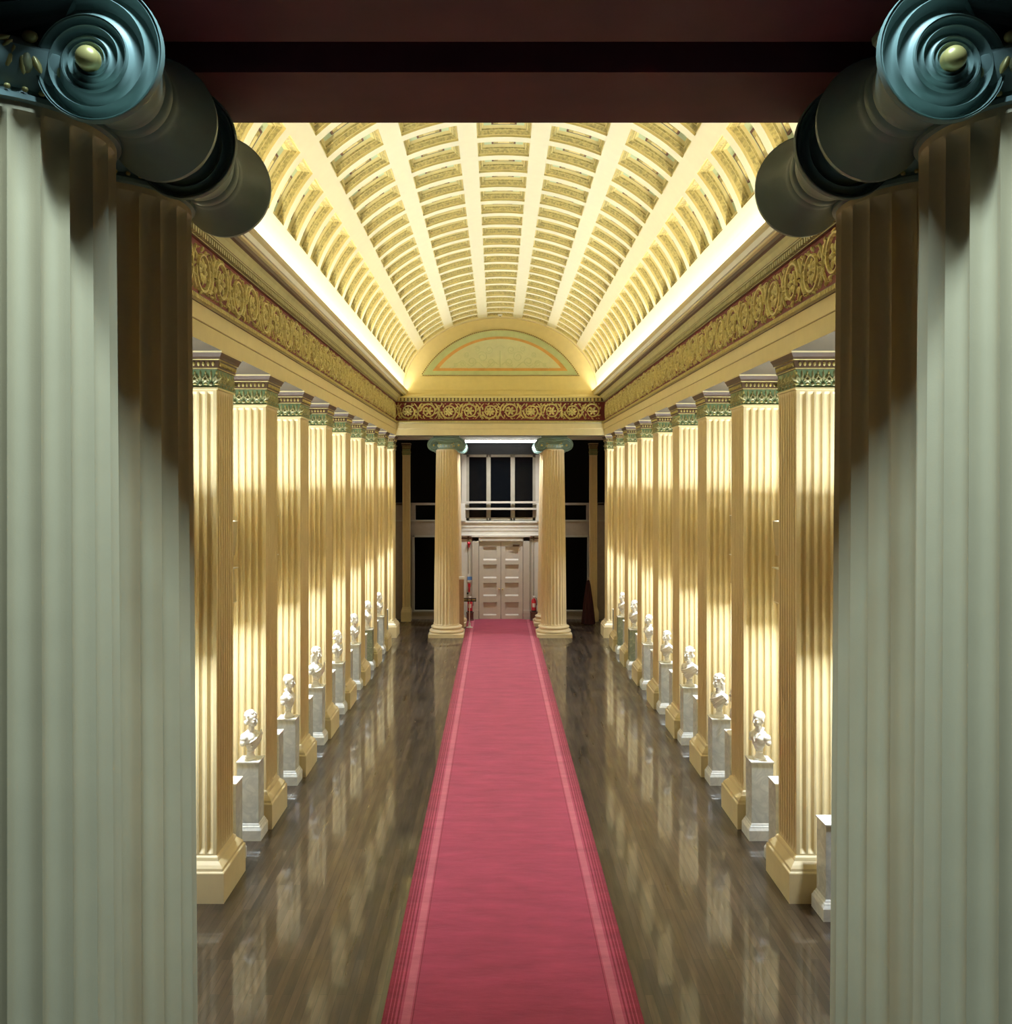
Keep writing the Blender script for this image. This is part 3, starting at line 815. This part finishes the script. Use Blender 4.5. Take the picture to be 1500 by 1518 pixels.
# window with balcony rails
mb = MB(); zl, zh = 3.52, 5.85
def fr(x0,x1,z0,z1,y0=YD-.03,y1=YD+.07,m='greywood'): mb.box(x0,x1,y0,y1,z0,z1,m)
fr(-1.19,-1.09,zl,zh); fr(1.17,1.27,zl,zh); fr(-1.19,1.27,5.77,5.86); fr(-1.19,1.27,zl,3.62)
for a in (-.40,.46): fr(a-.075,a+.075,zl,zh); fr(a-.02,a+.02,zl,zh,YD-.05,YD)
fr(-1.36,-1.19,3.5,6.1,YD-.05,YD+.02,'door'); fr(1.27,1.44,3.5,6.1,YD-.05,YD+.02,'door')
w1 = struct(mb.build('window_1'))
mb = MB(); mb.box(-1.19,1.27,YD+.02,YD+.03,zl,zh,'glass'); mb.build('window_pane', w1)
for z0,z1,a,b in ((4.13,4.20,-1.40,1.48),(3.90,3.97,-1.22,1.30)):
    mb = MB(); mb.box(a,b,YD-.22,YD-.12,z0,z1,'door'); mb.box(a,a+.06,YD-.2,YD,z0,z1,'door'); mb.box(b-.06,b,YD-.2,YD,z0,z1,'door'); mb.build('window_rail', w1)
mb = MB(); mb.box(-1.40,-1.22,YD-.22,YD-.05,3.50,4.13,'white'); mb.box(1.30,1.48,YD-.22,YD-.05,3.50,4.13,'white'); mb.build('window_post', w1)

# conduits / panel lines flanking the door
for s in (-1,1):
    mb = MB(); x = DX+s*1.16
    mb.box(x-.012,x+.012,YD-.02,YD,.5,2.86,'greywood'); mb.box(DX+s*1.08-.008,DX+s*1.08+.008,YD-.015,YD,.5,2.86,'white')
    xa, xb = sorted((DX+s*1.05, DX+s*1.42)); mb.box(xa,xb,YD-.03,YD,2.86,2.90,'brown'); mb.box(x-.03,x+.03,YD-.05,YD,2.83,2.95,'brown')
    tag(mb.build('wall_conduit'), 'thin painted conduit with brown bracket on the wall %s of the double door' % ('left' if s < 0 else 'right'), 'conduit', 'conduits beside the door')

# ------------------------------------------------------------------ small things by the door
def extinguisher(x, y, z, label):
    t = thing('fire_extinguisher', label, 'fire extinguisher', (x,y,z), 0, 'red fire extinguishers by the door')
    mb = MB(); mb.lathe(0,0,[(.085,.03),(.09,.05),(.09,.36),(.075,.42),(.04,.46),(.03,.47)],'extred',24); mb.build('cylinder', t, smooth=40)
    mb = MB(); mb.lathe(0,0,[(.088,0),(.093,.005),(.093,.045),(.09,.05)],'black',24); mb.build('foot_ring', t, smooth=40)
    mb = MB(); mb.box(-.03,.03,-.03,.03,.465,.52,'chrome'); mb.box(-.02,.02,-.12,.02,.52,.535,'fixtop'); mb.box(-.06,.06,-.05,-.01,.535,.56,'fixtop'); mb.build('valve', t)
    mb = MB(); mb.tube([(.03,0,.49),(.09,-.01,.47),(.11,-.01,.38),(.105,-.01,.22)],.012,'black'); mb.build('hose', t, smooth=60)
    mb = MB(); mb.add([(.0905*math.cos(a),.0905*math.sin(a),z_) for z_ in (.16,.30) for a in [math.radians(d) for d in range(-130,-40,15)]],[(i,i+1,i+7,i+6) for i in range(5)],'fixtop'); mb.build('paper_label', t)
def ext_stand(x, y, h, side):
    mb = MB(); mb.loft(x-.12,x+.12,y-.11,y+.11,[(0,.01),(.03,.01),(.04,0),(h-.03,0),(h-.02,.012),(h,.012)],'ply')
    tag(mb.build('wooden_block', loc=(0,0,.016)), 'dark brown wooden block under the %s fire extinguisher' % side, 'stand', 'blocks carrying the extinguishers')
ext_stand(-1.05,31.85,.28,'left'); extinguisher(-1.05,31.85,.297,'red fire extinguisher left of the double door below the blue sign')
ext_stand(1.20,31.85,.30,'right'); extinguisher(1.20,31.85,.317,'red fire extinguisher right of the double door')
mb = MB(); mb.box(-1.15,-.985,YD-.035,YD-.022,1.27+.06,1.62,'fixtop'); t = mb.build('notice_sign'); tag(t,'small blue and white notice on the wall left of the double door','sign')
mb = MB(); mb.box(-1.15,-.985,YD-.040,YD-.035,1.40,1.52,'blue'); mb.build('blue_field', t)['label'] = 'blue middle band of the notice'
mb = MB(); mb.box(-1.13,-1.04,YD-.09,YD-.022,1.16,1.28,'extred'); mb.box(-1.11,-1.06,YD-.08,YD-.022,.98,1.16,'extred'); t = mb.build('hose_box'); tag(t,'dark red wall alarm box below the blue notice','alarm')
mb = MB(); mb.ell((-1.14,YD-.055,.93),(.035,.03,.035),'black',nu=12,nv=8); mb.build('alarm_button', t, smooth=60)
mb = MB(); mb.lathe(-1.10, 2.70, [(.05,YD-.02),(.065,YD-.05),(.05,YD-.10),(.02,YD-.12)],'extred',20,axis='y'); mb.box(-1.12,-1.08,YD-.08,YD-.02,2.56,2.66,'extred'); t = mb.build('fire_bell', fixn=True); tag(t,'small red fire bell high on the wall left of the double door','bell')
# brown board stand with white top
t = thing('display_board','tall brown display board with white top behind the far left column','display board',(-1.45,29.75,0))
mb = MB(); mb.box(-.26,.26,-.06,.06,.02,1.68,'board'); mb.build('board', t)
mb = MB(); mb.box(-.28,.28,-.08,.08,1.68,1.76,'fixtop'); mb.build('top_cap', t)['label'] = 'white cap along the top'
mb = MB(); mb.box(-.26,.26,-.14,.14,0,.05,'board'); mb.build('foot', t)
# barrier stand
t = thing('barrier_stand','slim white post carrying a short dark rail beside the brown board','barrier',(-1.02,30.2,.016))
mb = MB(); mb.lathe(0,0,[(.016,.02),(.016,.95)],'fixtop',14); mb.build('post', t, smooth=60)
mb = MB(); mb.lathe(0,0,[(.11,0),(.11,.015),(.04,.04),(.035,.16),(.018,.17)],'fixtop',20); mb.build('foot', t, smooth=40)
mb = MB(); mb.box(-.22,.22,-.02,.02,.87,.90,'black'); mb.box(-.22,.22,-.02,.02,.96,.985,'black'); mb.box(-.20,.2,-.012,.012,.90,.96,'olive')
for x in (-.21,-.07,.07,.21): mb.box(x-.012,x+.012,-.022,.022,.865,.99,'black')
mb.build('rail', t)
# furled dark red banner
t = thing('furled_banner','dark red cloth furled to a tall cone beside the far right pilaster','banner',(3.02,30.9,0))
mb = MB(); n = 40; vs = []; lv = [(.04,.22),(.3,.20),(.7,.16),(1.05,.115),(1.35,.075),(1.5,.045),(1.53,.015)]
for z, r in lv:
    for i in range(n):
        a = 2*PI*i/n; q = r*(1+.13*math.sin(a*8)); vs.append((q*math.cos(a), q*math.sin(a), z))
mb.add(vs, [(k*n+i,k*n+(i+1)%n,(k+1)*n+(i+1)%n,(k+1)*n+i) for k in range(len(lv)-1) for i in range(n)]+[tuple(range(n))[::-1]], 'clothred'); mb.build('cloth', t, smooth=60)
mb = MB(); mb.lathe(0,0,[(.16,0),(.16,.03),(.03,.05)],'black',20); mb.build('foot', t, smooth=40)
mb = MB(); mb.lathe(0,0,[(.012,1.5),(.012,1.58),(.02,1.59),(.02,1.61),(.004,1.63)],'chrome',12); mb.build('finial', t, smooth=40)

# ------------------------------------------------------------------ pedestals
def make_pedestal(mat, name='pedestal'):
    t = thing(name,'x','pedestal',(0,0,0),0,'marble pedestals along the walls')
    mb = MB(); mb.loft(-.145,.145,-.145,.145,[(0,.045),(.135,.045),(.14,.043),(.155,.036),(.165,.03),(.185,.024),(.195,.014),(.21,.010),(.225,0)],'marblewhite'); mb.build('plinth', t)
    mb = MB(); mb.loft(-.145,.145,-.145,.145,[(.225,0),(1.02,0)],mat); mb.build('die', t)
    mb = MB(); mb.loft(-.145,.145,-.145,.145,[(1.0201,.0),(1.03,.008),(1.04,.010),(1.05,.010)],'marblewhite'); mb.build('top_slab', t)
    return t
ped = {m: make_pedestal(m) for m in ('marble','marblegreen')}
used = {m: False for m in ped}
mnames = {'marble':'pale marble','marblegreen':'greenish marble'}
def put_ped(mat, x, y, label, rz=0):
    if not used[mat]:
        used[mat] = True; o = ped[mat]; o.location = (x,y,0); o.rotation_euler = (0,0,rz); o['label'] = label; return o
    return dup(ped[mat], (x,y,0), rz, label)

# ------------------------------------------------------------------ busts
def make_bust(kind):
    """one continuous body; faces +x; height .70 from its foot"""
    mb = MB(); E = mb.ell
    def e(c, r, ry=0, rx=0, rz=0):
        R = Matrix.Rotation(rz,3,'Z') @ Matrix.Rotation(ry,3,'Y') @ Matrix.Rotation(rx,3,'X')
        E(c, r, 'statuary', R, 20, 12)
    # chest and shoulders tapering to the foot
    e((.0,0,.29),(.080,.125,.090)); e((.03,.05,.285),(.060,.062,.060)); e((.03,-.05,.285),(.060,.062,.060))
    e((-.01,.125,.305),(.056,.052,.058)); e((-.01,-.125,.305),(.056,.052,.058))
    e((-.01,.15,.262),(.044,.032,.055),rx=.35); e((-.01,-.15,.262),(.044,.032,.055),rx=-.35)
    e((-.025,0,.345),(.055,.095,.045)); e((-.015,.05,.365),(.04,.06,.03),rx=-.35); e((-.015,-.05,.365),(.04,.06,.03),rx=.35)
    e((.01,0,.225),(.070,.105,.075)); e((.01,0,.175),(.055,.075,.065)); e((.0,0,.135),(.040,.048,.045)); e((.0,0,.118),(.034,.036,.03))
    # neck
    e((.0,0,.40),(.047,.050,.075),ry=.25); e((.01,0,.43),(.043,.046,.07))
    # head: cranium, face, jaw
    e((.005,0,.575),(.090,.072,.082)); e((.045,0,.535),(.052,.056,.080)); e((.050,0,.485),(.042,.042,.034)); e((.078,0,.468),(.018,.022,.016))
    e((.0,0,.525),(.06,.06,.06))
    # nose, brow, lips, eye sockets left between them, cheeks, ears
    e((.104,0,.525),(.014,.011,.027),ry=-.35); e((.112,0,.512),(.013,.014,.010))
    e((.086,.024,.555),(.016,.022,.008)); e((.086,-.024,.555),(.016,.022,.008))
    e((.090,0,.492),(.012,.020,.005)); e((.089,0,.482),(.011,.018,.006))
    e((.078,.033,.515),(.018,.017,.022)); e((.078,-.033,.515),(.018,.017,.022))
    e((.086,.024,.538),(.011,.012,.008)); e((.086,-.024,.538),(.011,.012,.008))
    e((.0,.073,.528),(.016,.008,.026)); e((.0,-.073,.528),(.016,.008,.026))
    rnd = random.Random(kind*11+3)
    if kind in (0,2,3):      # curls
        for i in range(60):
            a = rnd.uniform(0,2*PI); t = rnd.uniform(0,1.5)
            x, y, z = .088*math.sin(t)*math.cos(a), .074*math.sin(t)*math.sin(a), .084*math.cos(t)
            if x > .055 and z < .055: continue
            e((.002+x,y,.578+z),(.016,.016,.013),rz=rnd.uniform(0,3))
        for i in range(14):
            a = PI/2+PI*i/13; e((-.02+.058*math.cos(a),.052*math.sin(a),.50),(.018,.018,.028))
    if kind == 2:            # beard
        for i in range(26):
            a = rnd.uniform(-1.2,1.2); e((.045+.045*math.cos(a),.046*math.sin(a),rnd.uniform(.43,.487)),(.014,.013,.018))
    if kind == 3:            # long hair falling to the shoulders
        for sgn in (-1,1):
            for i in range(6): e((-.03-.005*i,sgn*(.050-.002*i),.51-.022*i),(.030,.024,.028))
    if kind != 1:            # drapery: cloak bunched on one shoulder, folds running to the other side
        for k in range(7):
            pts = []
            for i in range(11):
                t = i/10; y = .150-.27*t+.012*k
                z = .375-.030*k*(.35+.65*t)-.12*t-.02*math.sin(PI*t)
                zz = max(.14,z); wd = .085*math.sqrt(max(.05,1-(y/.18)**2))*(1. if zz > .24 else .55+.45*(zz-.14)/.10)
                pts.append((.012+wd, y*(1. if zz > .24 else .55+.45*(zz-.14)/.10), zz))
            mb.tube(pts, .011+.002*(k%2), 'statuary', 8)
        for k in range(4):
            pts = [(-.055-.01*k, (.13-.26*i/6)*(1-.12*k), .335-.045*k+.03*math.sin(PI*i/6)) for i in range(7)]
            mb.tube(pts, .016, 'statuary', 8)
        for k in range(4): mb.tube([(-.05,.09+.018*k,.34-.012*k),(.0,.095+.018*k,.372-.014*k),(.045,.088+.018*k,.345-.014*k),(.06,.08+.02*k,.30)], .011, 'statuary', 8)
    else:                    # open collar and lapels
        for sgn in (-1,1):
            mb.tube([(-.045,sgn*.035,.425),(.0,sgn*.062,.405),(.052,sgn*.055,.362),(.088,sgn*.025,.30),(.088,sgn*.012,.24)], lambda t: .016-.004*t, 'statuary', 8)
            mb.tube([(-.02,sgn*.075,.385),(.045,sgn*.075,.345),(.078,sgn*.05,.29),(.075,sgn*.03,.22)], .010, 'statuary', 8)
    o = mb.build('tmp'); md = o.modifiers.new('r','REMESH'); md.mode = 'VOXEL'; md.voxel_size = .0055
    sm = o.modifiers.new('s','SMOOTH'); sm.iterations = 2; sm.factor = .45
    dg = bpy.context.evaluated_depsgraph_get(); ev = o.evaluated_get(dg); me = bpy.data.meshes.new_from_object(ev)
    bpy.data.objects.remove(o)
    me.materials.clear(); me.materials.append(M['statuary']); me.shade_smooth()
    root = thing('marble_bust','x','bust',(0,0,0),0,'white busts on pedestals')
    b = bpy.data.objects.new('figure', me); C.objects.link(b); b.parent = root
    mb = MB(); mb.lathe(0,0,[(.085,0),(.088,.012),(.085,.024),(.072,.030),(.060,.045),(.048,.07),(.044,.09),(.052,.10),(.052,.112),(.035,.125)],'statuary',28); mb.build('socle', root, smooth=40)
    return root
busts = [make_bust(k) for k in range(4)]; bused = [False]*4
def put_bust(kind, x, y, rz, label, sc=1.06):
    if not bused[kind]: bused[kind] = True; o = busts[kind]; o.location = (x,y,1.0502); o.rotation_euler = (0,0,rz); o['label'] = label
    else: o = dup(busts[kind], (x,y,1.0502), rz, label)
    o.scale = (sc,sc,sc)
    return o
PX = 3.475
looks = ['with curls and robe','with bald head and open collar','with beard and robe','with long hair and robe']
left = [(0,-.15,'marble'),(1,.0,'marble'),(3,-.2,'marble'),(2,.1,'marble'),(0,.0,'marble'),(1,-.1,'marblegreen'),(3,0,'marble')]
right = [(1,PI+.3,'marble'),(3,PI+.2,'marble'),(2,PI+.35,'marble'),(0,PI+.3,'marble'),(1,PI+.2,'marble'),(3,PI+.3,'marblegreen'),(0,PI+.35,'marblegreen')]
for s, side, lst in ((-1,'left',left),(1,'right',right)):
    for k, (kd, rz, mt) in enumerate(lst):
        y = P[k+1]-.225
        pl = '%s pedestal in front of the %s pilaster on the %s side' % (mnames[mt], ORD[k+1], side)
        put_ped(mt, s*PX, y, pl)
        put_bust(kd, s*PX, y, rz-(.25 if s < 0 else -.25), 'white bust %s, %s from the camera on the %s side' % (looks[kd], ORD[k], side), 1.0+.1*((k*37)%3-1)*.5+.05)
# pedestals standing behind each pilaster, mostly hidden by it
for s, side in ((-1,'left'),(1,'right')):
    for k in range(8):
        y = P[k]+.90+.225
        put_ped('marble', s*(PX+.05), y, 'pale marble pedestal half hidden behind the %s pilaster on the %s side' % (ORD[k], side))
        if s > 0 and k in (1,4,7):
            put_bust((k+1)%4, s*(PX+.06), y, PI-.3, 'white bust half hidden behind the %s pilaster on the right side' % ORD[k])
# empty pedestal at the right foreground
o = put_ped('marble', 3.66, P[0]-.235, 'pale marble pedestal without a bust, beside the foreground column on the right')

# ------------------------------------------------------------------ wall lights
def make_fixture():
    t = thing('wall_uplighter','x','wall light',(0,0,0),0,'double wall lights between the pilasters')
    mb = MB()  # local: wall at x=0, projects to +x ; origin at mid height
    def hollow(z0,z1,x0,x1,hy,ope,taper=0.):
        th = .012
        if ope == 'up': prof = [(z0,-taper),(z1,0)]
        else: prof = [(z0,0),(z1,-taper)]
        mb.loft(x0,x1,-hy,hy,prof,'fixture',cap=False)
        mb.loft(x0+th,x1-th,-hy+th,hy-th,prof,'fixtop',cap=False)
        zc = z0 if ope == 'up' else z1
        o_ = taper
        zz = z0 if ope == 'up' else z1
        mb.box(x0+o_,x1-o_,-hy+o_,hy-o_,zz-.004,zz+.004,'fixture')
        zr = z1 if ope == 'up' else z0
        for a in ((x0,x1,-hy,-hy+th),(x0,x1,hy-th,hy),(x0,x0+th,-hy,hy),(x1-th,x1,-hy,hy)): mb.box(a[0]-.002,a[1]+.002,a[2]-.002,a[3]+.002,zr-.006,zr+.004,'fixtop')
    hollow(.10,.55,.03,.53,.16,'up',.03); mb.build('upper_trough', t)
    mb = MB(); mb.box(.31,.47,-.09,.09,-.06,.096,'fixtop'); mb.box(0,.33,-.04,.04,-.03,.05,'fixture'); mb.box(0,.02,-.08,.08,-.12,.14,'fixture'); mb.build('bracket', t)
    mb = MB()
    def hollow2(): pass
    hollow(-.52,-.07,.04,.52,.14,'down',.03); mb.box(.02,.54,-.16,.16,-.075,-.062,'fixtop'); mb.build('lower_hood', t)
    return t
def hollow_fix(): pass
fx = make_fixture(); ff = True
FZ = 3.76
bays = [P[0]-.67]+[P[k]+1.57 for k in range(8)]
for s, side in ((-1,'left'),(1,'right')):
    for k, y in enumerate(bays):
        if k == 0: lab = 'tan wall light just before the nearest pilaster on the %s side' % side
        else: lab = 'tan wall light between the %s and %s pilasters on the %s side' % (ORD[k-1], ORD[k], side)
        loc = (s*WALLX, y, FZ); rz = 0 if s < 0 else PI
        if ff: fx.location = loc; fx.rotation_euler = (0,0,rz); fx['label'] = lab; ff = False
        else: dup(fx, loc, rz, lab)

def area(name, loc, rot, sx, sy, w, col=(1,1,1), spread=PI):
    l = bpy.data.lights.new(name,'AREA'); l.shape = 'RECTANGLE'; l.size = sx; l.size_y = sy; l.energy = w; l.color = col; l.spread = spread
    o = bpy.data.objects.new(name, l); C.objects.link(o); o.location = loc; o.rotation_euler = rot; return o
LC_ = (.84,.94,1.)
UPW, DNW, COVE, NEARW = 78, 84, 54, 440
for s in (-1,1):
    for y in bays:
        x = s*(WALLX-.17)
        area('uplight', (x,y,FZ+.42), (PI,s*.0,0), .20, .24, UPW, LC_, math.radians(160))
        area('downlight', (x,y,FZ-.40), (0,0,0), .18, .20, DNW, LC_, math.radians(160))
    n = 6; Lc = (YL-.1-NY)/n
    for i in range(n):
        area('cove_light', (s*3.10, NY+Lc*(i+.5), 7.74), (PI,s*-.62,0), .06, Lc-.02, COVE*Lc/4, (1.,.95,.80))
    for i in range(n): area('cove_wall_fill', (s*3.06, NY+Lc*(i+.5), 7.76), (PI,s*.75,0), .03, Lc-.02, 16*Lc/4, (.95,.97,1.), math.radians(120))  # extra weak strip added to brighten the vault base above the cornice
area('balcony_lamp', (0,1.3,9.0), (math.radians(22),0,0), 2.2, .4, NEARW, (.56,.82,1.))
area('batten_light', (.06,30.62,6.20), (0,0,0), 2.4, .08, 130, (.95,.97,1.), math.radians(150))

# ------------------------------------------------------------------ world, camera, colour
w = bpy.data.worlds.new('World'); bpy.context.scene.world = w; w.use_nodes = True
w.node_tree.nodes['Background'].inputs[0].default_value = (.5,.5,.5,1); w.node_tree.nodes['Background'].inputs[1].default_value = .0
cam = bpy.data.cameras.new('Camera'); co = bpy.data.objects.new('Camera', cam); C.objects.link(co)
co.location = (CX,0,EYE); co.rotation_euler = (PI/2,0,0)
cam.sensor_fit = 'HORIZONTAL'; cam.sensor_width = 36; cam.lens = 1340/1500*36
cam.shift_x = 14/1500; cam.shift_y = -41/1500; cam.clip_start = .05
bpy.context.scene.camera = co
vs_ = bpy.context.scene.view_settings
vs_.view_transform = 'Standard'; vs_.look = 'None'; vs_.gamma = 1; vs_.use_curve_mapping = False; vs_.exposure = 0
try:
    bpy.context.scene.cycles.max_bounces = 10; bpy.context.scene.cycles.diffuse_bounces = 6
except Exception: pass
